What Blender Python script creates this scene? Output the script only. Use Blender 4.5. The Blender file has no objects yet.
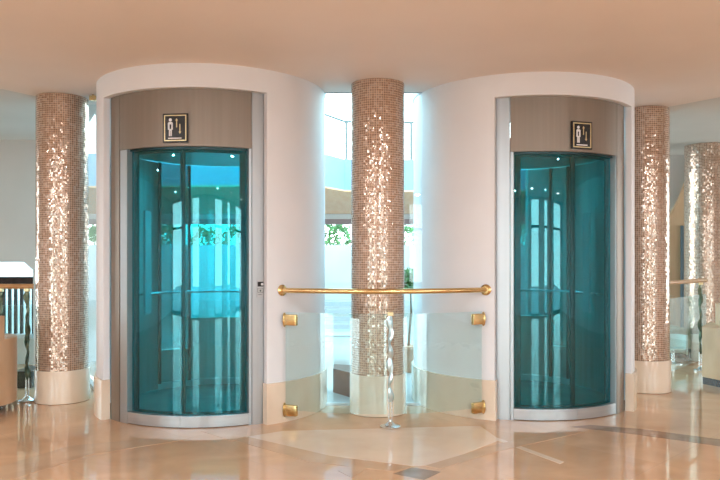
import bpy, bmesh, math, random
from mathutils import Vector, Matrix
random.seed(7)
SC = bpy.context.scene
COL = SC.collection
PI = math.pi
EYE, F, HY = 1.29, 700.0, 261.0      # eye height, focal length and horizon row measured from the photo

# ---------------------------------------------------------------- camera
cam = bpy.data.cameras.new('camera'); cam.sensor_width = 36; cam.lens = 35.0
cam.shift_y = (HY - 240) / 720; cam.clip_start = 0.05; cam.clip_end = 300
co = bpy.data.objects.new('camera', cam); COL.objects.link(co)
co.location = (0, 0, EYE); co.rotation_euler = (PI / 2, 0, 0)
SC.camera = co

# ---------------------------------------------------------------- world, lamps, exposure
SC.view_settings.view_transform = 'Standard'; SC.view_settings.look = 'None'
SC.view_settings.gamma = 1; SC.view_settings.use_curve_mapping = False
SC.view_settings.exposure = 0.50
SC.cycles.max_bounces = 10; SC.cycles.diffuse_bounces = 5; SC.cycles.glossy_bounces = 5
SC.cycles.transparent_max_bounces = 24; SC.cycles.transmission_bounces = 8
SC.cycles.sample_clamp_indirect = 6; SC.cycles.caustics_reflective = False; SC.cycles.caustics_refractive = False
SC.cycles.use_denoising = True
W = bpy.data.worlds.new('sky'); SC.world = W; W.use_nodes = True
nt = W.node_tree; nt.nodes.clear()
wo = nt.nodes.new('ShaderNodeOutputWorld'); bg = nt.nodes.new('ShaderNodeBackground')
tc = nt.nodes.new('ShaderNodeTexCoord'); sx = nt.nodes.new('ShaderNodeSeparateXYZ'); cr = nt.nodes.new('ShaderNodeValToRGB')
nt.links.new(tc.outputs['Generated'], sx.inputs[0]); nt.links.new(sx.outputs['Z'], cr.inputs[0])
cr.color_ramp.elements[0].position = 0.0; cr.color_ramp.elements[0].color = (.92, .97, 1, 1)
cr.color_ramp.elements[1].position = 0.6; cr.color_ramp.elements[1].color = (.42, .70, .85, 1)
e = cr.color_ramp.elements.new(.19); e.color = (.80, .97, 1, 1)
e = cr.color_ramp.elements.new(.24); e.color = (.42, .80, .86, 1)
bg.inputs[1].default_value = 5.6
nt.links.new(cr.outputs[0], bg.inputs[0]); nt.links.new(bg.outputs[0], wo.inputs[0])

LAMPS = [(x, y) for y in (-3.2, 1.6) for x in (-6.5, -3.9, -1.3, 1.3, 3.9, 6.5)]
LAMP_W, LAMP_C = 44, (.90, .95, 1)

# ---------------------------------------------------------------- materials
def new_mat(name):
    m = bpy.data.materials.new(name); m.use_nodes = True
    return m, m.node_tree, m.node_tree.nodes['Principled BSDF']
def N(t, kind, **kw):
    n = t.nodes.new(kind)
    for k, v in kw.items(): setattr(n, k, v)
    return n
def setp(b, col, rough=.5, metal=0., spec=None):
    b.inputs['Base Color'].default_value = (*col, 1); b.inputs['Roughness'].default_value = rough
    b.inputs['Metallic'].default_value = metal
    if spec is not None: b.inputs['Specular IOR Level'].default_value = spec
def noisy(name, c1, c2, scale=6, rough=.5, metal=0., stretch=(1, 1, 1), detail=3, bump=0, lo=.35, hi=.65, coord='Object', spec=None):
    m, t, b = new_mat(name); setp(b, c1, rough, metal, spec)
    tcn = N(t, 'ShaderNodeTexCoord'); mp = N(t, 'ShaderNodeMapping'); no = N(t, 'ShaderNodeTexNoise'); r = N(t, 'ShaderNodeValToRGB')
    mp.inputs['Scale'].default_value = stretch
    no.inputs['Scale'].default_value = scale; no.inputs['Detail'].default_value = detail
    r.color_ramp.elements[0].color = (*c1, 1); r.color_ramp.elements[1].color = (*c2, 1)
    r.color_ramp.elements[0].position = lo; r.color_ramp.elements[1].position = hi
    t.links.new(tcn.outputs[coord], mp.inputs[0]); t.links.new(mp.outputs[0], no.inputs[0])
    t.links.new(no.outputs[0], r.inputs[0]); t.links.new(r.outputs[0], b.inputs['Base Color'])
    if bump:
        bp = N(t, 'ShaderNodeBump'); bp.inputs['Strength'].default_value = bump; bp.inputs['Distance'].default_value = .01
        t.links.new(no.outputs[0], bp.inputs['Height']); t.links.new(bp.outputs[0], b.inputs['Normal'])
    return m
def glass(name, col, refl=.05, rough=0.0, graze=.8, gcol=(1, 1, 1)):
    """clear coloured sheet: transparent, with a Schlick reflection of base strength refl"""
    m = bpy.data.materials.new(name); m.use_nodes = True; t = m.node_tree; t.nodes.clear()
    o = N(t, 'ShaderNodeOutputMaterial'); mx = N(t, 'ShaderNodeMixShader'); tr = N(t, 'ShaderNodeBsdfTransparent')
    gl = N(t, 'ShaderNodeBsdfGlossy'); ge = N(t, 'ShaderNodeNewGeometry'); dt = N(t, 'ShaderNodeVectorMath', operation='DOT_PRODUCT')
    t.links.new(ge.outputs['Incoming'], dt.inputs[0]); t.links.new(ge.outputs['Normal'], dt.inputs[1])
    ab = N(t, 'ShaderNodeMath', operation='ABSOLUTE'); su = N(t, 'ShaderNodeMath', operation='SUBTRACT'); su.inputs[0].default_value = 1
    pw = N(t, 'ShaderNodeMath', operation='POWER'); pw.inputs[1].default_value = 5
    ma = N(t, 'ShaderNodeMath', operation='MULTIPLY_ADD'); ma.inputs[1].default_value = (1 - refl) * graze; gl.inputs[0].default_value = (*gcol, 1); ma.inputs[2].default_value = refl
    t.links.new(dt.outputs['Value'], ab.inputs[0]); t.links.new(ab.outputs[0], su.inputs[1]); t.links.new(su.outputs[0], pw.inputs[0]); t.links.new(pw.outputs[0], ma.inputs[0])
    tr.inputs[0].default_value = (*col, 1); gl.inputs['Roughness'].default_value = rough
    t.links.new(ma.outputs[0], mx.inputs[0])
    t.links.new(tr.outputs[0], mx.inputs[1]); t.links.new(gl.outputs[0], mx.inputs[2]); t.links.new(mx.outputs[0], o.inputs[0])
    return m
def marble_floor():
    m, t, b = new_mat('polished_marble'); setp(b, (.5, .35, .24), .045)
    tcn = N(t, 'ShaderNodeTexCoord'); mp = N(t, 'ShaderNodeMapping')
    mp.inputs['Rotation'].default_value = (0, 0, math.radians(45))
    br = N(t, 'ShaderNodeTexBrick'); br.offset = 0; br.squash = 1
    br.inputs['Scale'].default_value = 1; br.inputs['Brick Width'].default_value = .9; br.inputs['Row Height'].default_value = .9
    br.inputs['Mortar Size'].default_value = .003
    br.inputs['Color1'].default_value = (.66, .42, .255, 1); br.inputs['Color2'].default_value = (.70, .46, .29, 1)
    br.inputs['Mortar'].default_value = (.60, .40, .26, 1)
    no = N(t, 'ShaderNodeTexNoise'); no.inputs['Scale'].default_value = 2.2; no.inputs['Detail'].default_value = 6; no.inputs['Distortion'].default_value = 1.2
    mi = N(t, 'ShaderNodeMix', data_type='RGBA', blend_type='MULTIPLY'); r = N(t, 'ShaderNodeValToRGB')
    r.color_ramp.elements[0].color = (.66, .58, .52, 1); r.color_ramp.elements[1].color = (1.12, 1.10, 1.08, 1)
    mi.inputs[0].default_value = 1
    t.links.new(tcn.outputs['Object'], mp.inputs[0]); t.links.new(mp.outputs[0], br.inputs[0]); t.links.new(mp.outputs[0], no.inputs[0])
    t.links.new(no.outputs[0], r.inputs[0]); t.links.new(br.outputs[0], mi.inputs[6]); t.links.new(r.outputs[0], mi.inputs[7])
    t.links.new(mi.outputs[2], b.inputs['Base Color'])
    b.inputs['Specular IOR Level'].default_value = .8
    return m
def mosaic(name='mosaic_tiles'):
    m, t, b = new_mat(name); setp(b, (.5, .3, .2), .14, .5)
    uv = N(t, 'ShaderNodeUVMap'); sc = N(t, 'ShaderNodeVectorMath', operation='SCALE'); sc.inputs['Scale'].default_value = 1 / .0195
    fl = N(t, 'ShaderNodeVectorMath', operation='FLOOR'); wn = N(t, 'ShaderNodeTexWhiteNoise', noise_dimensions='2D')
    t.links.new(uv.outputs[0], sc.inputs[0]); t.links.new(sc.outputs[0], fl.inputs[0]); t.links.new(fl.outputs[0], wn.inputs[0])
    r = N(t, 'ShaderNodeValToRGB'); t.links.new(wn.outputs['Value'], r.inputs[0])
    r.color_ramp.elements[0].color = (.42, .28, .20, 1); r.color_ramp.elements[1].color = (.68, .56, .48, 1)
    e = r.color_ramp.elements.new(.6); e.color = (.50, .36, .275, 1)
    fr = N(t, 'ShaderNodeVectorMath', operation='FRACTION'); sp = N(t, 'ShaderNodeSeparateXYZ')
    t.links.new(sc.outputs[0], fr.inputs[0]); t.links.new(fr.outputs[0], sp.inputs[0])
    ga = N(t, 'ShaderNodeMath', operation='GREATER_THAN'); ga.inputs[1].default_value = .13
    gb = N(t, 'ShaderNodeMath', operation='GREATER_THAN'); gb.inputs[1].default_value = .13
    mu = N(t, 'ShaderNodeMath', operation='MULTIPLY')
    t.links.new(sp.outputs[0], ga.inputs[0]); t.links.new(sp.outputs[1], gb.inputs[0]); t.links.new(ga.outputs[0], mu.inputs[0]); t.links.new(gb.outputs[0], mu.inputs[1])
    mi = N(t, 'ShaderNodeMix', data_type='RGBA'); mi.inputs[6].default_value = (.50, .36, .27, 1)
    t.links.new(mu.outputs[0], mi.inputs[0]); t.links.new(r.outputs[0], mi.inputs[7]); t.links.new(mi.outputs[2], b.inputs['Base Color'])
    mm = N(t, 'ShaderNodeMath', operation='MULTIPLY'); mm.inputs[1].default_value = .6; t.links.new(mu.outputs[0], mm.inputs[0]); t.links.new(mm.outputs[0], b.inputs['Metallic'])
    rr = N(t, 'ShaderNodeMapRange'); rr.inputs[3].default_value = .6; rr.inputs[4].default_value = .14
    t.links.new(mu.outputs[0], rr.inputs[0]); t.links.new(rr.outputs[0], b.inputs['Roughness'])
    ge = N(t, 'ShaderNodeNewGeometry'); sb = N(t, 'ShaderNodeVectorMath', operation='SUBTRACT'); sb.inputs[1].default_value = (.5, .5, .5)
    s2 = N(t, 'ShaderNodeVectorMath', operation='SCALE'); s2.inputs['Scale'].default_value = .15
    ad = N(t, 'ShaderNodeVectorMath', operation='ADD'); nm = N(t, 'ShaderNodeVectorMath', operation='NORMALIZE')
    t.links.new(wn.outputs['Color'], sb.inputs[0]); t.links.new(sb.outputs[0], s2.inputs[0]); t.links.new(s2.outputs[0], ad.inputs[0])
    t.links.new(ge.outputs['Normal'], ad.inputs[1]); t.links.new(ad.outputs[0], nm.inputs[0]); t.links.new(nm.outputs[0], b.inputs['Normal'])
    return m
M = {}
M['ceiling'] = noisy('ceiling_warm_bounce', (.77, .69, .64), (.795, .715, .665), 1.5, .7)  # warm bounce light from the floor put into the ceiling's beige
M['pale'] = noisy('window_lit_pale', (.58, .57, .55), (.61, .60, .58), 1.5, .7)  # outside light on the wing ceilings put into a paler colour, shared by walls
M['white'] = noisy('white_plaster', (.755, .765, .80), (.785, .795, .83), 2, .55, bump=.02)
M['floor'] = marble_floor()
M['base'] = noisy('base_marble', (.70, .56, .43), (.80, .67, .54), 3, .18, detail=6, stretch=(1, 1, .6))
M['inlay_dark'] = noisy('brown_marble', (.26, .16, .10), (.34, .22, .15), 6, .08, detail=6)
M['inlay_mid'] = noisy('tan_marble', (.50, .31, .19), (.58, .38, .24), 4, .08, detail=6)
M['inlay_light'] = noisy('cream_marble', (.68, .50, .37), (.76, .58, .44), 3, .08, detail=6)
M['mosaic'] = mosaic()
M['steel'] = noisy('brushed_steel', (.47, .50, .52), (.50, .53, .55), 30, .42, .9, (1, 1, .02))
M['steel_tan'] = noisy('warm_reflection_steel', (.27, .225, .185), (.29, .24, .20), 30, .5, .7, (1, 1, .02))  # same metal as the jambs, warm ceiling reflection put into its colour
M['sill'] = noisy('satin_steel', (.45, .46, .47), (.52, .53, .54), 20, .35, .9, (.1, .1, 1))
M['dark_steel'] = noisy('dark_teal_metal', (.02, .05, .055), (.03, .07, .075), 10, .3, .6)
M['cab'] = noisy('cab_steel', (.42, .46, .46), (.52, .56, .56), 20, .35, .4, (1, 1, .05))
M['cab_floor'] = noisy('cab_floor_stone', (.45, .45, .42), (.60, .58, .54), 5, .2)
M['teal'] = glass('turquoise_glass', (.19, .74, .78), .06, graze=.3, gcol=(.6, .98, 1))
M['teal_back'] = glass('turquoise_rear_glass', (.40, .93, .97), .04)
M['teal_side'] = glass('shaded_turquoise_glass', (.30, .52, .53), .04)  # darker copy: shade seen behind the panes put into the tint
M['clear'] = glass('balustrade_glass', (.89, .97, .975), .07)
M['window_glass'] = glass('window_glass', (.95, .99, .99), .03)
M['brass'] = noisy('brass', (.68, .47, .20), (.76, .56, .28), 12, .22, 1)
M['chrome'] = noisy('chrome', (.72, .76, .77), (.80, .84, .85), 8, .22, 1)
M['blue_chrome'] = noisy('pale_blue_chrome', (.50, .68, .74), (.66, .80, .84), 8, .3, .85)
M['black'] = noisy('black_enamel', (.012, .012, .013), (.02, .02, .02), 8, .25)
M['gold'] = noisy('gold_trim', (.62, .50, .28), (.70, .58, .34), 12, .3, .8)
M['ink'] = noisy('white_print', (.75, .75, .78), (.8, .8, .82), 8, .4)
M['granite'] = noisy('dark_brown_granite', (.014, .008, .006), (.035, .02, .016), 14, .3, detail=8, spec=.2)
M['leather'] = noisy('tan_leather', (.50, .31, .18), (.60, .40, .25), 4, .45, detail=5, stretch=(1, 1, .5))
M['wood'] = noisy('wood', (.42, .20, .07), (.58, .30, .12), 4, .35, stretch=(1, 8, 8), detail=5)
M['soffit'] = noisy('timber_soffit', (.88, .42, .22), (.92, .50, .28), 2, .6, stretch=(4, .3, 1))
M['render_white'] = noisy('white_render', (.58, .60, .62), (.64, .65, .66), 1, .7)
M['render_blue'] = noisy('pale_blue_render', (.22, .32, .42), (.26, .36, .46), 1, .7)
M['mauve'] = noisy('mauve_beam_paint', (.28, .21, .23), (.32, .25, .27), 1, .7)
M['terrace'] = noisy('pale_terrace_stone', (.28, .31, .31), (.34, .37, .37), 1.5, .4, detail=5)
M['frame'] = noisy('grey_metal_rail', (.10, .12, .12), (.14, .16, .16), 8, .4, .3)
M['leaf'] = noisy('leaves', (.02, .10, .02), (.10, .30, .06), 9, .5, detail=4, bump=.2)
M['bark'] = noisy('bark', (.10, .06, .035), (.18, .12, .07), 14, .8, bump=.3)
M['pot'] = noisy('terracotta', (.45, .22, .12), (.55, .28, .16), 6, .7)
M['tan_wall'] = noisy('tan_panelling', (.62, .40, .23), (.70, .47, .29), 2, .5, stretch=(6, 6, .4))
M['grey_door'] = noisy('grey_blue_door', (.10, .14, .17), (.14, .18, .21), 3, .35)
M['olive'] = noisy('olive_upholstery', (.30, .27, .17), (.36, .32, .21), 10, .7)
M['pale_green'] = noisy('pale_green_shell', (.55, .68, .62), (.62, .74, .68), 4, .25)
M['bronze'] = noisy('patinated_bronze', (.05, .085, .06), (.14, .15, .09), 24, .35, .6)
M['lamp'] = None
m, t, b = new_mat('lamp_diffuser'); setp(b, (.9, .9, .9), .5); b.inputs['Emission Color'].default_value = (*LAMP_C, 1); b.inputs['Emission Strength'].default_value = 3
M['lamp'] = m

# ---------------------------------------------------------------- helpers
def link(name, bm, mat, parent=None, smooth=False, loc=None, shift=None):
    """one mesh object; geometry is given in world space and re-based on parent / origin"""
    me = bpy.data.meshes.new(name)
    bmesh.ops.recalc_face_normals(bm, faces=bm.faces)
    o = bpy.data.objects.new(name, me); COL.objects.link(o)
    base = Vector((0, 0, 0))
    if parent is not None:
        o.parent = parent; base = wpos(parent)
    elif loc is not None:
        o.location = loc; base = Vector(loc)
    for v in bm.verts: v.co -= base
    if smooth:
        for f in bm.faces: f.smooth = True
    bm.to_mesh(me); bm.free()
    if smooth:
        try: me.set_sharp_from_angle(angle=math.radians(35))
        except Exception: pass
    me.materials.append(M[mat] if isinstance(mat, str) else mat)
    return o
def wpos(o):
    v = Vector((0, 0, 0))
    while o is not None: v += Vector(o.location); o = o.parent
    return v
def tag(o, label=None, cat=None, group=None, kind=None):
    if label: o['label'] = label
    if cat: o['category'] = cat
    if group: o['group'] = group
    if kind: o['kind'] = kind
    return o
def thing(name, label, cat, loc, group=None):
    o = bpy.data.objects.new(name, None); COL.objects.link(o); o.location = loc
    return tag(o, label, cat, group)
def struct(name, bm, mat, smooth=False, parent=None):
    o = link(name, bm, mat, parent, smooth)
    if parent is None: o['kind'] = 'structure'
    return o
def box(bm, x0, x1, y0, y1, z0, z1, bev=0):
    vs = [bm.verts.new((x, y, z)) for x in (x0, x1) for y in (y0, y1) for z in (z0, z1)]
    fs = [bm.faces.new([vs[i] for i in q]) for q in ((0, 1, 3, 2), (4, 6, 7, 5), (0, 4, 5, 1), (2, 3, 7, 6), (0, 2, 6, 4), (1, 5, 7, 3))]
    if bev:
        es = list({e for f in fs for e in f.edges})
        bmesh.ops.bevel(bm, geom=es, offset=bev, segments=2, affect='EDGES', profile=.6)
    return bm
def BX(*a, **k): return box(bmesh.new(), *a, **k)
def prism(bm, pts, z0, z1):
    lo = [bm.verts.new((x, y, z0)) for x, y in pts]; hi = [bm.verts.new((x, y, z1)) for x, y in pts]
    n = len(pts)
    bm.faces.new(lo); bm.faces.new(hi)
    for i in range(n): bm.faces.new((lo[i], lo[(i + 1) % n], hi[(i + 1) % n], hi[i]))
    return bm
def arc(bm, C, r0, r1, a0, a1, z0, z1, n=None):
    """curved slab round C; angles in degrees from the front (-y), positive towards +x"""
    n = n or max(2, int(abs(a1 - a0) / 2.5))
    ring = []
    for i in range(n + 1):
        a = math.radians(a0 + (a1 - a0) * i / n); s, c = math.sin(a), -math.cos(a)
        ring.append([bm.verts.new((C[0] + r * s, C[1] + r * c, z)) for r, z in ((r0, z0), (r1, z0), (r1, z1), (r0, z1))])
    for i in range(n):
        for k in range(4):
            bm.faces.new((ring[i][k], ring[i][(k + 1) % 4], ring[i + 1][(k + 1) % 4], ring[i + 1][k]))
    bm.faces.new(ring[0]); bm.faces.new(ring[-1])
    return bm
def ARC(*a, **k): return arc(bmesh.new(), *a, **k)
def lathe(bm, C, prof, n=48, cap=True):
    rings = []
    for r, z in prof:
        rings.append([bm.verts.new((C[0] + r * math.cos(2 * PI * i / n), C[1] + r * math.sin(2 * PI * i / n), z)) for i in range(n)])
    for a, b_ in zip(rings, rings[1:]):
        for i in range(n): bm.faces.new((a[i], a[(i + 1) % n], b_[(i + 1) % n], b_[i]))
    if cap: bm.faces.new(rings[0]); bm.faces.new(rings[-1])
    return bm
def LA(*a, **k): return lathe(bmesh.new(), *a, **k)
def tube(bm, pts, r, n=12, twist=0, flat=1.0, up=Vector((0, 0, 1))):
    pts = [Vector(p) for p in pts]; rings = []
    for i, p in enumerate(pts):
        d = (pts[min(i + 1, len(pts) - 1)] - pts[max(i - 1, 0)]).normalized()
        u = up if abs(d.dot(up)) < .95 else Vector((0, 1, 0))
        a = d.cross(u).normalized(); b_ = d.cross(a).normalized(); rr = r[i] if isinstance(r, (list, tuple)) else r
        tw = twist * i / max(1, len(pts) - 1); ring = []
        for k in range(n):
            t_ = 2 * PI * k / n
            cx, cy = math.cos(t_) * rr, math.sin(t_) * rr * flat
            ring.append(bm.verts.new(p + a * (cx * math.cos(tw) - cy * math.sin(tw)) + b_ * (cx * math.sin(tw) + cy * math.cos(tw))))
        rings.append(ring)
    for q, w in zip(rings, rings[1:]):
        for k in range(n): bm.faces.new((q[k], q[(k + 1) % n], w[(k + 1) % n], w[k]))
    bm.faces.new(rings[0]); bm.faces.new(rings[-1])
    return bm
def TU(*a, **k): return tube(bmesh.new(), *a, **k)
def gx(px, d): return (px - 360) * d / F
def gz(py, d): return EYE - (py - HY) * d / F
def hit(C, R, px):
    """angle (deg) on the circle where the photo column px meets its near side"""
    k = (px - 360) / F
    A = k * k + 1; B = -2 * (k * C[0] + C[1]); D = C[0] ** 2 + C[1] ** 2 - R * R
    dd = max(0, B * B - 4 * A * D); d = (-B - math.sqrt(dd)) / (2 * A)
    return math.degrees(math.atan2(k * d - C[0], C[1] - d))
def on(C, R, a):
    a = math.radians(a); return (C[0] + R * math.sin(a), C[1] - R * math.cos(a))

CL, CR = (-1.318, 6.334), (1.507, 6.58)
H = 2.80

# ---------------------------------------------------------------- setting
GY = 6.27                                # line of the glass wall between the shafts
struct('floor', prism(bmesh.new(), [(-9, -5.2), (9, -5.2), (9, 10.2), (2.35, 10.2), (2.35, 6.9), (.7, GY), (-.55, GY), (-2.2, 6.6), (-3.75, 9.0), (-9, 9.0)], -.12, 0), 'floor')
struct('floor_terrace', prism(bmesh.new(), [(-.55, GY), (.7, GY), (2.35, 6.9), (2.35, 10.2), (16, 10.2), (16, 40), (-16, 40), (-16, 9.0), (-3.75, 9.0), (-2.2, 6.6)], -.12, -.004), 'terrace')
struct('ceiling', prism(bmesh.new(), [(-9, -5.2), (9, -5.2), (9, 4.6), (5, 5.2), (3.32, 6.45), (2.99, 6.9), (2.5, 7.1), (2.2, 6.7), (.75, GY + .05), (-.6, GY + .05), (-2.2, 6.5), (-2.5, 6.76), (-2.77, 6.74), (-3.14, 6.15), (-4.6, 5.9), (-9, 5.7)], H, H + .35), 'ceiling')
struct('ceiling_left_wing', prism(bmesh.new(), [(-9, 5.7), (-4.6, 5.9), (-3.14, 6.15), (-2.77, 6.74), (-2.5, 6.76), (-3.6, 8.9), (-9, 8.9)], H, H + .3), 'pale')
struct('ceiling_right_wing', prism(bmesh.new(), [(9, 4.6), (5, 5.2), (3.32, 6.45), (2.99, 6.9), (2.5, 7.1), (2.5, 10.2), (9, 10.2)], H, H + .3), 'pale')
# side walls and the window wall behind the camera
struct('wall_left', BX(-9.2, -9, -5.2, 7.6, 0, H), 'white')
struct('wall_right', BX(9, 9.2, -5.2, 7.6, 0, H), 'white')
bm = bmesh.new()
WX = [(-8.5, -5.9), (-3.5, -2.0), (1.2, 2.9), (4.1, 4.9), (6.4, 8.5)]
edge = -9
for a_, b_ in WX:
    box(bm, edge, a_, -5.4, -5.2, 0, H); box(bm, a_, b_, -5.4, -5.2, 2.74, H); edge = b_
box(bm, edge, 9, -5.4, -5.2, 0, H)
struct('wall_front', bm, 'white')
for a_, b_ in WX:
    wf = thing('window_1', 'tall glazed bay in the entrance front facing the elevators', 'window', ((a_ + b_) / 2, -5.3, 0)); wf['kind'] = 'structure'
    bm = bmesh.new()
    for x in (a_ + .03, b_ - .03): box(bm, x - .03, x + .03, -5.36, -5.24, 0, 2.74)
    for z in (.03, 2.1): box(bm, a_ + .06, b_ - .06, -5.35, -5.25, z - .03, z + .03)
    link('window_frame', bm, 'frame', wf)
    link('window_pane', BX(a_ + .06, b_ - .06, -5.31, -5.30, .02, 2.74), 'window_glass', wf)
struct('ground', BX(-16, 16, -25, -5.4, -.12, -.004), 'terrace')

# far wall of the left wing with its notched window opening
d0 = 8.75
def X(px): return gx(px, d0)
bm = bmesh.new()
zt, zs = gz(262, d0), gz(338, d0)
def wallpoly(bm, pts, y0, y1):
    a = [bm.verts.new((x, y0, z)) for x, z in pts]; b_ = [bm.verts.new((x, y1, z)) for x, z in pts]
    bm.faces.new(a); bm.faces.new(b_); n = len(pts)
    for i in range(n): bm.faces.new((a[i], a[(i + 1) % n], b_[(i + 1) % n], b_[i]))
wallpoly(bm, [(-9, zt), (X(24), zt), (X(33), gz(270, d0)), (X(33), 0), (-3.6, 0), (-3.6, H), (-9, H)], d0, d0 + .15)
box(bm, -9, X(33), d0, d0 + .15, 0, zs)
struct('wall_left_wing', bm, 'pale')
w2 = thing('window_2', 'wide white window glimpsed behind the left balustrade', 'window', (X(10), d0 + .08, zs)); w2['kind'] = 'structure'
bm = bmesh.new()
for k in range(14):
    x = X(33) - .02 - k * .075; box(bm, x - .009, x + .009, d0 + .03, d0 + .09, zs, gz(289, d0))
box(bm, -6, X(33), d0 + .02, d0 + .1, gz(287, d0), gz(277, d0))
link('window_frame', bm, 'granite', w2)
link('window_sill', BX(-6, X(33), d0 - .06, d0 + .14, zs - .001, zs + .05), 'render_white', w2)
link('window_pane', BX(-6, X(33), d0 + .1, d0 + .11, zs + .05, zt), 'window_glass', w2)

# far wall of the right wing, tan panelling with a curved top
d1 = 10.0
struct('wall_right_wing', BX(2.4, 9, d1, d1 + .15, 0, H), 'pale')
bm = bmesh.new()
pts = [(gx(640, d1), 0), (gx(730, d1), 0), (gx(730, d1), gz(150, d1)), (gx(694, d1), gz(160, d1)), (gx(688, d1), gz(172, d1)), (gx(682, d1), gz(187, d1)), (gx(677, d1), gz(200, d1)), (gx(671, d1), gz(211, d1)), (gx(664, d1), gz(220, d1)), (gx(640, d1), gz(230, d1))]
wallpoly(bm, pts, d1 - .06, d1)
struct('trim_1', bm, 'tan_wall')
d2 = struct('door_1', BX(gx(678.5, d1), gx(700, d1), d1 - .10, d1 - .06, .02, gz(226, d1)), 'grey_door')
struct('door_handle', TU([(gx(683, d1), d1 - .14, 1.0), (gx(683, d1), d1 - .14, 1.2)], .012), 'chrome', parent=d2)
s = thing('door_sign', 'small white sign with dark pictogram above the grey door at right', 'sign', (gx(681, d1), d1 - .08, gz(219, d1)))
link('plate', BX(gx(676.5, d1), gx(685.5, d1), d1 - .085, d1 - .06, gz(225.5, d1), gz(213, d1)), 'ink', s)
link('pictogram', LA((0, 0), [(.001, -.006), (.028, -.006), (.028, .0), (.001, .0)], 16), 'black', s)
q = s.children[-1]; q.rotation_euler = (PI / 2, 0, 0); q.location = (0, -.006, 0)
for v in q.data.vertices: v.co += wpos(s)     # geometry above was built about the origin
q.data.transform(Matrix.Scale(1.8, 4, (0, 1, 0)))

# glass wall between the shafts and beside the left shaft
w3 = thing('window_3', 'full height glazing between the two elevator shafts', 'window', (.07, GY, 0)); w3['kind'] = 'structure'
link('window_pane', BX(-.42, .68, GY, GY + .012, .02, H - .02), 'window_glass', w3)
bm = bmesh.new(); box(bm, -.44, .70, GY - .02, GY + .03, 0, .02); box(bm, -.44, .70, GY - .005, GY + .02, H - .006, H)
link('window_frame', bm, 'sill', w3)
w4 = thing('window_4', 'narrow glazing between left mosaic column and left shaft', 'window', (-3, 7.7, 0)); w4['kind'] = 'structure'
bm = bmesh.new(); prism(bm, [(-2.36, 6.5), (-3.6, 8.8), (-3.61, 8.79), (-2.37, 6.49)], .02, H - .01); link('window_pane', bm, 'window_glass', w4)
bm = bmesh.new(); prism(bm, [(-2.34, 6.5), (-3.58, 8.8), (-3.63, 8.79), (-2.39, 6.49)], 0, .03); link('window_frame', bm, 'sill', w4)

# floor inlays
def inlay(n, pts, mat, z=.0012):
    q = [((px - 360) * (903 / (py - HY)) / F, 903 / (py - HY)) for px, py in pts]
    struct('trim_%d' % n, prism(bmesh.new(), q, 0.0, z + n * .00012), mat)
inlay(2, [(393, 474), (412, 467.5), (441, 472), (424, 480)], 'inlay_dark')
inlay(3, [(338, 471), (352, 464), (366, 469), (352, 478)], 'inlay_mid')
inlay(4, [(283, 431), (480, 426), (500, 440), (436, 465), (412, 466), (330, 456), (246, 437)], 'inlay_light', .0008)
inlay(5, [(590, 425), (640, 429), (724, 440), (724, 447), (640, 435), (570, 427)], 'inlay_dark', .001)
inlay(6, [(493, 439), (498, 438), (564, 462), (560, 464)], 'inlay_light', .001)
inlay(7, [(200, 431), (248, 428), (246, 437), (232, 441)], 'inlay_mid', .001)
inlay(8, [(-10, 470), (70, 446), (180, 436), (190, 439), (90, 455), (-10, 487)], 'inlay_mid', .001)
inlay(9, [(248, 437), (330, 456), (410, 467), (395, 472), (310, 462), (236, 441)], 'inlay_mid', .001)
inlay(10, [(495, 445), (560, 430), (585, 432), (500, 451), (440, 469), (425, 466)], 'inlay_mid', .001)

# ---------------------------------------------------------------- the two elevator shafts and elevators
ZT, ZH, ZS = 2.617, 2.176, .093
def shaft(C, R, side, pl, pr, tl, tr):
    """pl, pr: photo columns of the opening's edges"""
    a, b_ = hit(C, R, pl), hit(C, R, pr)
    bm = bmesh.new()
    arc(bm, C, R - .05, R, -tl, a, 0, H); arc(bm, C, R - .05, R, b_, tr, 0, H); arc(bm, C, R - .05, R, a, b_, ZT, H)
    struct('wall_%s_shaft' % side, bm, 'white', True)
    bm = bmesh.new()
    arc(bm, C, R, R + .02, -tl, a, 0, .322); arc(bm, C, R, R + .02, b_, tr, 0, .322)
    arc(bm, C, R - .05, R + .02, a + .02, a + .7, 0, .322); arc(bm, C, R - .05, R + .02, b_ - .7, b_ - .02, 0, .322)
    struct('baseboard_%s_shaft' % side, bm, 'base', True)
    struct('ceiling_%s_shaft' % side, LA(C, [(R + .01, H + .001), (R + .01, H + .2)], 64), 'white')
    return a, b_
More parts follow.
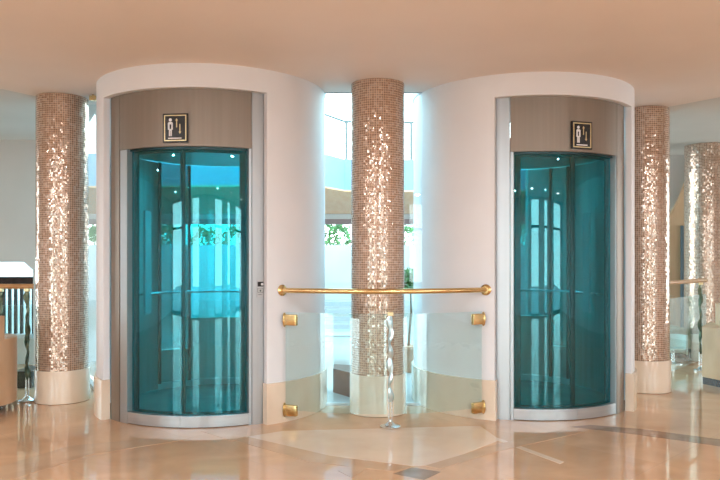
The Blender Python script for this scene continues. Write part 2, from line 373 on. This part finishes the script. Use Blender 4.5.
def elevator(C, R, label, px, mirror, seam_a, seam_b, glow):
    """px: opening left, door left, door seam, door right, opening right (photo columns)"""
    Rj, Rd = R - .054, R - .105
    aO0, aO1 = hit(C, R, px[0]), hit(C, R, px[4])
    aD0, aS, aD1 = hit(C, Rd, px[1]), hit(C, Rd, px[2]), hit(C, Rd, px[3])
    t = thing('elevator', label, 'elevator', (C[0], C[1] - Rd, 0))
    c0, c1 = hit(C, Rj, seam_a), hit(C, Rj, seam_b)
    # header with the ceiling's reflection in its colour, full height edge strips, fine seams
    link('header_panel', ARC(C, Rj - .03, Rj, c0 + .15, c1 - .15, ZH, ZT + .02), 'steel_tan', t, True)
    e0 = link('edge_panel', ARC(C, Rj - .03, Rj, aO0 - 7, c0 - .15, 0, ZT + .02), 'steel_tan' if not mirror else 'steel', t, True)
    e1 = link('edge_panel', ARC(C, Rj - .03, Rj, c1 + .15, aO1 + 7, 0, ZT + .02), 'steel' if not mirror else 'steel_tan', t, True)
    # jambs between edge strips and the glass doors
    j0 = link('jamb', ARC(C, Rd - .05, Rj - .004, c0 + .15, aD0, 0, ZH - .002), 'steel', t, True)
    j1 = link('jamb', ARC(C, Rd - .05, Rj - .004, aD1, c1 - .15, 0, ZH - .002), 'steel', t, True)
    link('lintel', ARC(C, Rd - .05, Rj - .032, aD0 + .1, aD1 - .1, ZH - .015, ZH + .02), 'dark_steel', t, True)
    link('sill', ARC(C, Rd - .05, Rj - .005, aD0 + .1, aS - .06, .006, ZS), 'sill', t, True)
    link('sill', ARC(C, Rd - .05, Rj - .005, aS + .06, aD1 - .1, .006, ZS), 'sill', t, True)
    link('kick_strip', ARC(C, Rd - .05, Rj - .02, aD0 + .1, aD1 - .1, 0, .006), 'black', t, True)
    # two curved glass door leaves
    for u, v, inner in ((aD0 + .2, aS - .15, 1), (aS + .15, aD1 - .2, -1)):
        leaf = link('door_leaf', ARC(C, Rd - .012, Rd, u, v, ZS + .002, ZH - .016), 'teal', t, True)
        st = bmesh.new()
        w = 3.2
        o_ = (u, u + w) if inner == 1 else (v - w, v)
        i_ = (v - 1.1, v) if inner == 1 else (u, u + 1.1)
        arc(st, C, Rd - .03, Rd - .014, *o_, ZS + .002, ZH - .016); arc(st, C, Rd - .03, Rd - .014, *i_, ZS + .002, ZH - .016)
        arc(st, C, Rd - .03, Rd - .014, u, v, ZH - .04, ZH - .016); arc(st, C, Rd - .03, Rd - .014, u, v, ZS + .002, ZS + .02)
        link('door_stile', st, 'dark_steel', leaf, True)
    # the car behind the doors
    Rc = R - .22
    g0, g1, gs, rear = glow                         # rear glazing between g0 and g1 (180 = straight back), side pane on to gs
    lo_, hi_ = min(g0, gs), max(g1, gs)
    link('car_floor', LA(C, [(Rc - .005, .0), (Rc - .005, .045)], 64), 'cab_floor', t)
    link('car_ceiling', LA(C, [(Rc - .005, 2.25), (Rc - .005, 2.32)], 64), 'cab', t)
    link('car_wall', ARC(C, Rc - .02, Rc, 75, lo_, .05, 2.24), 'cab', t, True)
    link('car_wall', ARC(C, Rc - .02, Rc, hi_, 285, .05, 2.24), 'cab', t, True)
    link('rear_panel', ARC(C, Rc - .02, Rc, g0, g1, .11, .72), 'cab', t, True)
    link('rear_glass', ARC(C, Rc - .015, Rc - .005, g0, g1, .725, 2.24), rear, t, True)
    s0, s1 = (gs, g0) if gs < g0 else (g1, gs)
    link('side_panel', ARC(C, Rc - .02, Rc, s0, s1, .11, .42), 'cab', t, True)
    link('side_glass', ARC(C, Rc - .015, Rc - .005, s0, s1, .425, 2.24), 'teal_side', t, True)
    link('threshold_glow_strip', ARC(C, Rc - .03, Rc, lo_, hi_, .046, .105), 'render_white', t, True)  # white strip added for the light along the car's rear floor edge
    for a_ in (g0, g1, gs): link('rear_mullion', ARC(C, Rc - .05, Rc - .031, a_ - 1, a_ + 1, .106, 2.24), 'dark_steel', t, True)
    pts = [(*on(C, Rc - .09, 75 + k * 5), .985) for k in range(43)]
    hr = bmesh.new(); tube(hr, pts, .014, 10)
    for a_ in (80, 130, 180, 230, 280): tube(hr, [(*on(C, Rc - .09, a_), .985), (*on(C, Rc - .02, a_), .985)], .008, 8)
    link('car_handrail', hr, 'chrome', t, True)
    cp = link('control_panel', BX(*[sorted((on(C, Rc - .12, 100 if mirror else -100)[0] + q, on(C, Rc - .12, 100 if mirror else -100)[0] + q + .02))[i] for q, i in ((0, 0), (0, 1))], C[1] + .02, C[1] + .2, .8, 1.75), 'steel', t)
    return t, (aO0, aO1, aD0, aD1, c0, c1, Rj)
aL = shaft(CL, 1.0, 'left', 103.5, 267, 125, 140)
aR = shaft(CR, 1.0, 'right', 494.5, 631.5, 140, 125)
eL, gL = elevator(CL, 1.0, 'left elevator, round glass doors with the call button on its right jamb', (111, 132, 182, 247, 267), False, 119.5, 252, (148, 211, 236, 'teal_back'))
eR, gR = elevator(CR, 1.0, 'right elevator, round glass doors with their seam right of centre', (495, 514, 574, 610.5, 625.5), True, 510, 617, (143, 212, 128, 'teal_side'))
# shaft glazing behind each car
for C, n in ((CL, 5), (CR, 6)):
    w = thing('window_%d' % n, 'curved glazing closing the rear of an elevator shaft', 'window', (C[0], C[1] + .96, 0)); w['kind'] = 'structure'
    link('window_pane', ARC(C, .955, .965, 140, 235 if n == 5 else 235, .0, H), 'window_glass', w, True)

# call station on the left elevator
def frame_at(C, R, ang, z):
    x, y = on(C, R, ang); a = math.radians(ang)
    return Matrix.Translation((x, y, z)) @ Matrix.Rotation(a, 4, 'Z')     # local -y points out of the wall
def put(bm, mtx):
    bmesh.ops.transform(bm, matrix=mtx, verts=bm.verts); return bm
Fc = frame_at(CL, gL[6] + .002, hit(CL, gL[6], 260), 1.09)
cs = thing('call_panel', 'small elevator call panel with dark display on the left elevator jamb', 'call button', Fc @ Vector((0, 0, 0)))
link('plate', put(BX(-.028, .028, -.006, .001, -.085, .05), Fc), 'sill', cs)
link('display', put(BX(-.024, .024, -.010, -.006, -.002, .036), Fc), 'black', cs)
bm = bmesh.new(); lathe(bm, (0, 0), [(.010, 0), (.010, .004)], 16); bm.transform(Matrix.Translation((.012, -.010, .016)) @ Matrix.Rotation(PI / 2, 4, 'X'))
link('button', put(bm, Fc), 'ink', cs)
bm = bmesh.new()
box(bm, -.024, .024, -.009, -.006, -.05, -.047); box(bm, -.024, .024, -.009, -.006, -.017, -.014)
box(bm, -.024, -.021, -.009, -.006, -.05, -.014); box(bm, .021, .024, -.009, -.006, -.05, -.014)
box(bm, -.008, .006, -.009, -.006, -.042, -.026); box(bm, -.02, .01, -.0075, -.006, -.068, -.064)
link('key_switch', put(bm, Fc), 'frame', cs)

# lift signs: black plate, gilt border, white figure and a pair of vertical arrows over a line
def lift_sign(C, g, px, zc, w, label):
    Fm = frame_at(C, g[6] + .004, hit(C, g[6], px), zc); h = .112
    s = thing('elevator_sign', label, 'sign', Fm @ Vector((0, 0, 0)), 'pictogram signs over the elevator doors')
    link('plate', put(BX(-w, w, -.012, .004, -h, h, bev=.003), Fm), 'black', s)
    bm = bmesh.new(); k = .012
    for x0, x1, z0, z1 in ((-w + k, w - k, h - k - .008, h - k), (-w + k, w - k, -h + k, -h + k + .008), (-w + k, -w + k + .008, -h + k + .008, h - k - .008), (w - k - .008, w - k, -h + k + .008, h - k - .008)):
        box(bm, x0, x1, -.015, -.012, z0, z1)
    link('gilt_border', put(bm, Fm), 'gold', s)
    bm = bmesh.new(); q = w / .105
    def disc(cx, cz, r, n=14): 
        vs = [bm.verts.new((cx + r * math.cos(2 * PI * i / n), -.0155, cz + r * math.sin(2 * PI * i / n))) for i in range(n)]; f = bm.faces.new(vs)
        r_ = bmesh.ops.extrude_face_region(bm, geom=[f]); bmesh.ops.translate(bm, vec=(0, .0035, 0), verts=[v for v in r_['geom'] if isinstance(v, bmesh.types.BMVert)])
    disc(-.04 * q, .062, .013 * q)
    for x0, x1, z0, z1 in ((-.055, -.025, .028, .046), (-.060, -.047, -.014, .040), (-.033, -.020, -.014, .040), (-.052, -.028, -.020, -.008), (-.052, -.042, -.062, -.015), (-.038, -.028, -.062, -.015)):
        box(bm, x0 * q, x1 * q, -.0155, -.012, z0, z1)
    link('figure', put(bm, Fm), 'ink', s)
    bm = bmesh.new()
    box(bm, .009 * q, .016 * q, -.0155, -.012, .004, .062); wallpoly(bm, [(.002 * q, .056), (.023 * q, .056), (.0125 * q, .074)], -.0155, -.012)
    box(bm, .036 * q, .043 * q, -.0155, -.012, -.032, .03); wallpoly(bm, [(.029 * q, -.028), (.050 * q, -.028), (.0395 * q, -.046)], -.0155, -.012)
    link('arrows', put(bm, Fm), 'gold', s)
    bm = bmesh.new(); box(bm, -.058 * q, .052 * q, -.0155, -.012, -.083, -.075)
    link('caption_line', put(bm, Fm), 'ink', s)
dl = CL[1] - 1
lift_sign(CL, gL, 176, gz(129, 5.42), .100, 'black pictogram sign with gilt border over the left elevator')
lift_sign(CR, gR, 581, gz(136.5, 5.72), .096, 'black pictogram sign with gilt border over the right elevator')

# ---------------------------------------------------------------- mosaic columns
def column(x, y, r, label, zbase=.35):
    c = thing('mosaic_column', label, 'column', (x, y, 0), 'mosaic clad round columns')
    bm = bmesh.new(); uvl = bm.loops.layers.uv.new('UVMap'); n = 64
    z0, z1 = zbase, H - .001
    lo = [bm.verts.new((x + r * math.cos(2 * PI * i / n), y + r * math.sin(2 * PI * i / n), z0)) for i in range(n)]
    hi = [bm.verts.new((v.co.x, v.co.y, z1)) for v in lo]
    for i in range(n):
        f = bm.faces.new((lo[i], lo[(i + 1) % n], hi[(i + 1) % n], hi[i]))
        for l, (u, v) in zip(f.loops, ((i, z0), (i + 1, z0), (i + 1, z1), (i, z1))): l[uvl].uv = (u * 2 * PI * r / n + x, v)
    o = link('mosaic_shaft', bm, 'mosaic', c, True)
    link('marble_base', LA((x, y), [(r + .004, 0), (r + .012, .004), (r + .012, zbase - .006), (r + .008, zbase), (r - .02, zbase)], 64), 'base', c, True)
    return c
column(.152, 6.0, .228, 'sparkling mosaic column standing between the two elevators', .338)
column(-2.763, 6.5, .228, 'sparkling mosaic column left of the left elevator', .298)
column(2.86, 7.02, .228, 'slim mosaic column beside the right elevator', .315)
column(gx(705, 9.15), 9.15, .25, 'grey brown mosaic column at the far right behind the marble seat')

# ---------------------------------------------------------------- central balustrade
pA = Vector((*on(CL, 1.0, hit(CL, 1.0, 282)), 0)); pB = Vector((*on(CR, 1.0, hit(CR, 1.0, 486)), 0))
mid = (pA + pB) / 2; bow = Vector((.21, 5.42, 0)); ctrl = bow * 2 - (pA + pB) / 2
def curve(t): return pA * (1 - t) ** 2 + ctrl * (2 * t * (1 - t)) + pB * t * t
ZR = 1.055
hr = thing('handrail', 'polished brass handrail running between the two elevator shafts', 'handrail', (pA.x, pA.y, ZR))
up = Vector((0, 0, ZR))
link('rail', TU([curve(k / 40) + up for k in range(41)], .0205, 20), 'brass', hr, True)
for t0, t1, P, C in ((0, .01, pA, CL), (1, .99, pB, CR)):
    dn = (Vector((P.x - C[0], P.y - C[1], 0))).normalized()
    w0 = P + up
    d_ = (curve(t1) - curve(t0)).normalized()
    b0 = w0 + dn * .001
    link('flange', TU([b0, b0 + dn * .006, b0 + dn * .012, b0 + dn * .018], [.045, .045, .036, .028], 28), 'brass', hr, True)
bal = thing('glass_balustrade', 'clear curved glass balustrade below the brass rail', 'balustrade', (.21, 5.42, 0))
def sheet(t0, t1, z0, z1, n=24, th=.006):
    bm = bmesh.new(); rings = []
    for k in range(n + 1):
        t_ = t0 + (t1 - t0) * k / n; p = curve(t_); tg = (curve(min(1, t_ + .01)) - curve(max(0, t_ - .01))).normalized(); nn = Vector((tg.y, -tg.x, 0)) * th
        rings.append([bm.verts.new(v) for v in (p + nn + Vector((0, 0, z0)), p - nn + Vector((0, 0, z0)), p - nn + Vector((0, 0, z1)), p + nn + Vector((0, 0, z1)))])
    for a, c in zip(rings, rings[1:]):
        for k in range(4): bm.faces.new((a[k], a[(k + 1) % 4], c[(k + 1) % 4], c[k]))
    bm.faces.new(rings[0]); bm.faces.new(rings[-1]); return bm
T0 = .515
link('glass_panel', sheet(.020, T0 - .018, .105, .882), 'clear', bal, True)
link('glass_panel', sheet(T0 + .018, .973, .105, .882), 'clear', bal, True)
def clamp(t, z, s, C, plate=True):
    p = curve(t) + Vector((0, 0, z)); tg = (curve(min(1, t + .01)) - curve(max(0, t - .01))).normalized()
    ang = math.atan2(tg.y, tg.x)
    bm = bmesh.new(); box(bm, -.050, .06, -.018, .018, -.044, .044, bev=.008)
    if plate:
        b2 = bmesh.new(); lathe(b2, (0, 0), [(.02, 0), (.03, .004), (.03, .01), (.02, .016)], 20)
        b2.transform(Matrix.Translation((-.062, 0, 0)) @ Matrix.Diagonal((1, .8, 1.9, 1)) @ Matrix.Rotation(PI / 2, 4, 'Y'))
        me = bpy.data.meshes.new('tmp'); b2.to_mesh(me); b2.free(); bm.from_mesh(me); bpy.data.meshes.remove(me)
        box(bm, -.05, -.04, -.012, .012, -.02, .02)
    bm.transform(Matrix.Translation(p) @ Matrix.Rotation(ang, 4, 'Z') @ Matrix.Diagonal((s, 1, 1, 1)))
    return link('glass_clamp', bm, 'brass', bal, True)
clamp(.042, .82, 1, CL); clamp(.042, .10, 1, CL); clamp(.956, .82, -1, CR); clamp(.956, .105, -1, CR)

def baluster(x, y, h, mat, label, twist=7, base='chrome'):
    p = thing('baluster', label, 'baluster', (x, y, 0), 'twisted balustrade posts')
    link('base_plate', LA((x, y), [(.075, 0), (.078, .006), (.078, .014), (.05, .02), (.03, .035), (.014, .05), (.012, .06)], 32), base, p, True)
    bm = bmesh.new(); tube(bm, [(x - .012, y, .05), (x - .012, y, .22)], .007, 10); tube(bm, [(x + .012, y, .05), (x + .012, y, .22)], .007, 10)
    link('stem', bm, base, p, True)
    n = 60
    pts = [(x + .006 * math.sin(k * .42), y, .20 + (h - .22) * k / n) for k in range(n + 1)]
    rr = [.016 + .012 * abs(math.sin(k * .31)) for k in range(n + 1)]
    link('twisted_bar', TU(pts, rr, 6, twist=twist, flat=.55), mat, p, True)
    link('cap', BX(x - .022, x + .022, y - .022, y + .022, h - .02, h + .01, bev=.004), 'gold', p)
    return p
pc = curve(T0)
baluster(pc.x, pc.y, .885, 'blue_chrome', 'chrome twisted balustrade post standing between the two elevators')

# side balustrades
def side_balustrade(pts, posts, mat, lr, lg, lp, rail_mat='wood'):
    a, b_ = Vector((*pts[0], 0)), Vector((*pts[1], 0))
    r = tag(link('handrail', TU([a + up, (a * .5 + b_ * .5) + up, b_ + up], .024, 14), rail_mat, None, True, loc=(a.x, a.y, ZR)), lr, 'handrail')
    g = bmesh.new(); dv = (b_ - a).normalized(); nn = Vector((dv.y, -dv.x, 0)) * .005
    q = [a + nn, b_ + nn, b_ - nn, a - nn]
    prism(g, [(v.x, v.y) for v in q], .10, ZR - .17)
    tag(link('glass_panel_screen', g, 'clear', None, False, loc=(a.x, a.y, .1)), lg, 'balustrade')
    for k, t_ in enumerate(posts):
        p = a.lerp(b_, t_) + Vector((dv.y, -dv.x, 0)) * .06
        baluster(p.x, p.y, ZR - .026, mat, lp[k])
aa, bb = (gx(-60, 6.4), 6.4), (-3.03, 6.5)
def tpar(px, a, b_):
    best = min(range(1001), key=lambda k: abs((a[0] + (b_[0] - a[0]) * k / 1000) / (a[1] + (b_[1] - a[1]) * k / 1000) - (px - 360) / F)); return best / 1000
side_balustrade((aa, bb), [tpar(29.5, aa, bb), tpar(3, aa, bb)], 'bronze', 'wooden handrail left of the left mosaic column', 'clear glass balustrade left of the left mosaic column',
    ['dark green twisted post beside the left mosaic column', 'twisted post behind the tan armchair at the left edge'])
aa, bb = (3.04, 7.2), (gx(706, 8.6), 8.6)
side_balustrade((aa, bb), [tpar(695, aa, bb)], 'bronze', 'wooden handrail right of the slim mosaic column', 'clear glass balustrade right of the slim mosaic column', ['dark twisted post with wide base behind the seat at right'])

# ---------------------------------------------------------------- furniture at the edges
def armchair(x, y, rz, label, mat='leather'):
    t = thing('armchair', label, 'armchair', (0, 0, 0), 'tan tub armchairs')
    link('plinth', LA((0, 0), [(.30, 0), (.31, .01), (.31, .06), (.30, .07)], 40), 'black', t, True)
    link('seat', LA((0, 0), [(.31, .07), (.33, .12), (.33, .36), (.31, .40), (.25, .42)], 40), mat, t, True)
    link('armrest', ARC((0, 0), .335, .42, 40, 320, .075, .63), mat, t, True)
    link('backrest', ARC((0, 0), .325, .43, 120, 240, .632, .83), mat, t, True)
    t.location = (x, y, 0); t.rotation_euler = (0, 0, rz)
    return t
armchair(gx(-34, 6.05), 6.0, math.radians(195), 'tan tub armchair at the left edge of the picture')
# block seat at the right edge
st = thing('bench_seat', 'tan veined block seat with dark plinth at the right edge', 'seat', (4.1, 7.2, 0))
c_ = [(gx(702, 7.35), 7.35), (gx(735, 6.95), 6.95), (gx(735, 6.95) + .35, 7.5), (gx(702, 7.35) + .35, 7.9)]
cc = Vector((sum(p[0] for p in c_) / 4, sum(p[1] for p in c_) / 4))
sh = [tuple(cc + (Vector(p) - cc) * .96) for p in c_]
link('plinth', prism(bmesh.new(), sh, 0, .075), 'black', st)
link('body', prism(bmesh.new(), c_, .0755, .60), 'leather', st)
bk = [(gx(716, 7.5), 7.5), (gx(745, 7.15), 7.15), (gx(745, 7.15) + .12, 7.4), (gx(716, 7.5) + .12, 7.75)]
link('backrest', prism(bmesh.new(), bk, .601, .83), 'leather', st)
# lounge seat and pale shell chair behind the right balustrade
so = thing('sofa', 'olive sofa with dark base behind the right glass balustrade', 'sofa', (4.1, 9.3, 0))
sx0, sx1 = gx(655, 9.2), gx(684, 9.2)
link('base', BX(sx0, sx1, 9.0, 9.6, .04, .16), 'granite', so)
link('seat', BX(sx0, sx1, 9.0, 9.6, .162, .42, bev=.03), 'olive', so)
link('backrest', BX(sx0, sx1, 9.42, 9.6, .422, .82, bev=.03), 'leather', so)
bm = bmesh.new()
for x in (sx0 + .04, sx1 - .04):
    for y in (9.04, 9.54): link('foot', BX(x - .02, x + .02, y - .02, y + .02, 0, .04), 'black', so)
bm.free()
ch = thing('shell_chair', 'pale green curved shell chair beside the slim mosaic column', 'chair', (gx(673, 8.8), 8.8, 0))
x, y = gx(673, 8.8), 8.8
link('shell', ARC((x, y), .15, .17, 60, 300, .12, .36), 'pale_green', ch, True)
link('seat', LA((x, y), [(.05, .17), (.148, .18), (.148, .2), (.05, .205)], 24), 'pale_green', ch, True)
link('pedestal', LA((x, y), [(.11, 0), (.11, .01), (.02, .03), (.02, .17), (.04, .1705)], 24), 'chrome', ch, True)

# dark granite blocks
tag(link('granite_planter', prism(bmesh.new(), [(gx(333, 6.9), 6.9), (gx(352, 6.62), 6.62), (.3, 6.7), (.3, 7.0), (gx(333, 6.9), 7.2)], -.004, .23), 'granite', None, False, loc=(0, 6.8, 0)), 'low dark granite block outside, left of the centre column', 'block')
tag(link('granite_plinth', BX(gx(12, 7.1), gx(31, 7.1), 7.1, 7.5, 0, .17, bev=.005), 'granite', None, False, loc=(gx(20, 7.1), 7.3, 0)), 'low dark block behind the left glass balustrade', 'block')

# ---------------------------------------------------------------- outside
# balcony across the terrace
by0, by1 = 14.0, 20.5
bal2 = thing('balcony', 'pale blue balcony across the terrace with timber soffit', 'balcony', (0, by0, gz(192, by0)))
zb, ztp = gz(192, by0), gz(160, by0)
ev = [(-11, by0 - 1.2), (-6, by0 - .8), (-1, by0 - 1.1), (-.65, by0 - .75), (-.3, by0 - .1), (1.5, by0), (6, by0 - .3), (11, by0 - .9)]
bm = prism(bmesh.new(), ev + [(11, by1), (-11, by1)], zb + .03, ztp)
link('slab', bm, 'render_blue', bal2)
link('soffit', prism(bmesh.new(), ev + [(11, by1), (-11, by1)], zb, zb + .028), 'soffit', bal2)
rl = bmesh.new()
for (x0, y0), (x1, y1) in zip(ev, ev[1:]):
    tube(rl, [(x0, y0 + .06, ztp + .76), (x1, y1 + .06, ztp + .76)], .022, 8)
link('top_rail', rl, 'frame', bal2)
for px in (60, 112, 160, 205, 250, 298, 346.5, 411.5, 458, 505, 552, 598, 650):
    x = gx(px, by0)
    for (x0, y0), (x1, y1) in zip(ev, ev[1:]):
        if x0 <= x <= x1: yy = y0 + (y1 - y0) * (x - x0) / (x1 - x0) + .06
    link('rail_post', TU([(x, yy, ztp), (x, yy, ztp + .75)], .03, 8), 'frame', bal2)
zbm0, zbm1 = gz(224, by1), gz(219, by1)
tag(link('beam', BX(-11, 11, by1 + .01, by1 + .3, zbm0, zbm1), 'mauve', None, loc=(0, by1, zbm0)), 'mauve beam under the far end of the balcony soffit', 'beam')
link('fascia', BX(-11, 11, by1 + .01, by1 + .25, zbm1 + .002, zb + .5), 'render_white', bal2)
for k, px in enumerate((155, 270, 440, 530, 640)):
    x = gx(px, by1 - .2)
    tag(link('terrace_pillar', LA((x, by1 - .25), [(.16, -.004), (.16, .1), (.13, .12), (.13, zb - .02), (.16, zb - .01), (.16, zb)], 24), 'render_white', None, True, loc=(x, by1 - .25, 0)),
        ['white pillar under the balcony seen through the left elevator door seam', 'white pillar under the balcony hidden beyond the left shaft edge', 'white pillar under the balcony just right of the centre gap', 'white pillar under the balcony seen through the right elevator', 'white pillar under the balcony beyond the slim mosaic column'][k], 'pillar')
tag(link('garden_wall', BX(-14, 14, 23.0, 23.2, -.004, gz(245, 23)), 'render_white', None, loc=(0, 23, 0)), 'long white garden wall beyond the terrace', 'wall')
# shrubs beyond the wall
def shrub(x, y, h, w, label, trunk=True, n=1500, leaf=.1, group=None, z0=0, cat='shrub'):
    t = thing('shrub', label, cat, (x, y, z0), group)
    bm = bmesh.new()
    for k in range(n):
        u, v = random.uniform(0, 2 * PI), random.uniform(-1, 1); rr = random.uniform(.55, 1) ** .5
        s_ = math.sqrt(1 - v * v); lump = 1 + .18 * math.sin(3 * u + x) + .12 * math.sin(5 * v + y)
        c = Vector((x + w * rr * s_ * math.cos(u) * lump, y + w * .7 * rr * s_ * math.sin(u), z0 + h * .64 + h * .36 * rr * v * lump))
        a = Vector((random.gauss(0, 1), random.gauss(0, 1), random.gauss(0, 1))).normalized(); b2 = a.orthogonal().normalized()
        L = leaf * random.uniform(.6, 1.3)
        bm.faces.new([bm.verts.new(p) for p in (c - a * L, c + b2 * L * .45, c + a * L, c - b2 * L * .45)])
    link('foliage', bm, 'leaf', t)
    link('trunk', TU([(x, y, z0), (x + .02, y, z0 + h * .35), (x, y, z0 + h * .7)], [w * .09, w * .06, w * .03], 8), 'bark', t, True)
    return t
for px, lab in ((92, 'in the strip between left mosaic column and left shaft'), (168, 'seen through the left side pane of the left elevator'), (205, 'seen through the middle of the left elevator'),
                (238, 'seen through the right edge of the left elevator door'), (337, 'in the gap left of the centre column'), (410, 'in the gap right of the centre column'),
                (522, 'seen through the left edge of the right elevator door'), (559, 'seen through the middle of the right elevator')):
    shrub(gx(px, 24.8), 24.8, 2.7 + random.uniform(-.1, .15), .56, 'leafy shrub beyond the garden wall, ' + lab, n=1200, leaf=.08, group='shrubs beyond the garden wall')
br = thing('ceiling_bracket', 'small brass bracket at the ceiling between left mosaic column and left shaft', 'bracket', (gx(93, 6.35), 6.35, H))
link('arm', BX(gx(90, 6.35), gx(96, 6.35), 6.33, 6.37, H - .055, H - .012), 'brass', br)
link('rod', TU([(gx(93, 6.35), 6.35, H - .012), (gx(93, 6.35), 6.35, H)], .008, 8), 'brass', br)
# potted shrub outside, right of the centre column
px_, d_ = 408.5, 8.2
x = gx(px_, d_)
pot = thing('potted_plant', 'small green potted plant outside, right of the centre column', 'plant', (x, d_, -.004))
link('pot', LA((x, d_), [(.09, -.004), (.10, .0), (.13, .26), (.14, .27), (.14, .30), (.12, .30)], 28), 'pot', pot, True)
link('stem', TU([(x, d_, .29), (x + .03, d_, .7), (x + .02, d_, 1.12)], [.015, .012, .008], 8), 'bark', pot, True)
bm = bmesh.new()
for k in range(150):
    c = Vector((x + random.gauss(0, .055), d_ + random.gauss(0, .05), random.uniform(.94, 1.19)))
    a = Vector((random.gauss(0, 1), random.gauss(0, 1), random.gauss(0, .6))).normalized(); b2 = a.orthogonal().normalized(); L = random.uniform(.03, .05)
    bm.faces.new([bm.verts.new(p) for p in (c - a * L, c + b2 * L * .5, c + a * L, c - b2 * L * .5)])
link('foliage', bm, 'leaf', pot)
# white slatted garden bench in the left gap, partly standing for a window grid's reflection
yb = 8.8
be = thing('garden_bench', 'white slatted bench outside in the gap left of the centre column', 'bench', (gx(325, yb), yb, -.004))
x0, x1 = gx(286, yb), gx(362, yb)
bm = bmesh.new()
for z in (.40, .50, .60, .70): box(bm, x0, x1, yb + .36, yb + .385, z, z + .06)
link('backrest', bm, 'render_white', be)
bm = bmesh.new()
for k in range(5): box(bm, x0, x1, yb - .08 + k * .09, yb - .01 + k * .09, .34, .365)
link('seat', bm, 'render_white', be)
for x in (x0 + .02, x1 - .05):
    link('leg', BX(x, x + .035, yb - .08, yb - .04, -.004, .34), 'render_white', be)
    link('leg', BX(x, x + .035, yb + .39, yb + .43, -.004, .78), 'render_white', be)

# ---------------------------------------------------------------- recessed ceiling lamps (in front of and behind the camera)
for k, (x, y) in enumerate(LAMPS):
    t = thing('ceiling_lamp', 'round recessed downlight in the foyer ceiling', 'lamp', (x, y, H), 'recessed ceiling downlights')
    link('trim_ring', LA((x, y), [(.10, H - .001), (.10, H - .012), (.08, H - .012), (.08, H - .001)], 32), 'sill', t, True)
    link('diffuser', LA((x, y), [(.075, H - .006), (.075, H - .001)], 32), 'lamp', t)
    l = bpy.data.lights.new('downlight', 'AREA'); l.shape = 'DISK'; l.size = .12; l.energy = LAMP_W; l.color = LAMP_C
    lo = bpy.data.objects.new('downlight', l); COL.objects.link(lo); lo.parent = t; lo.location = (0, 0, -.02)
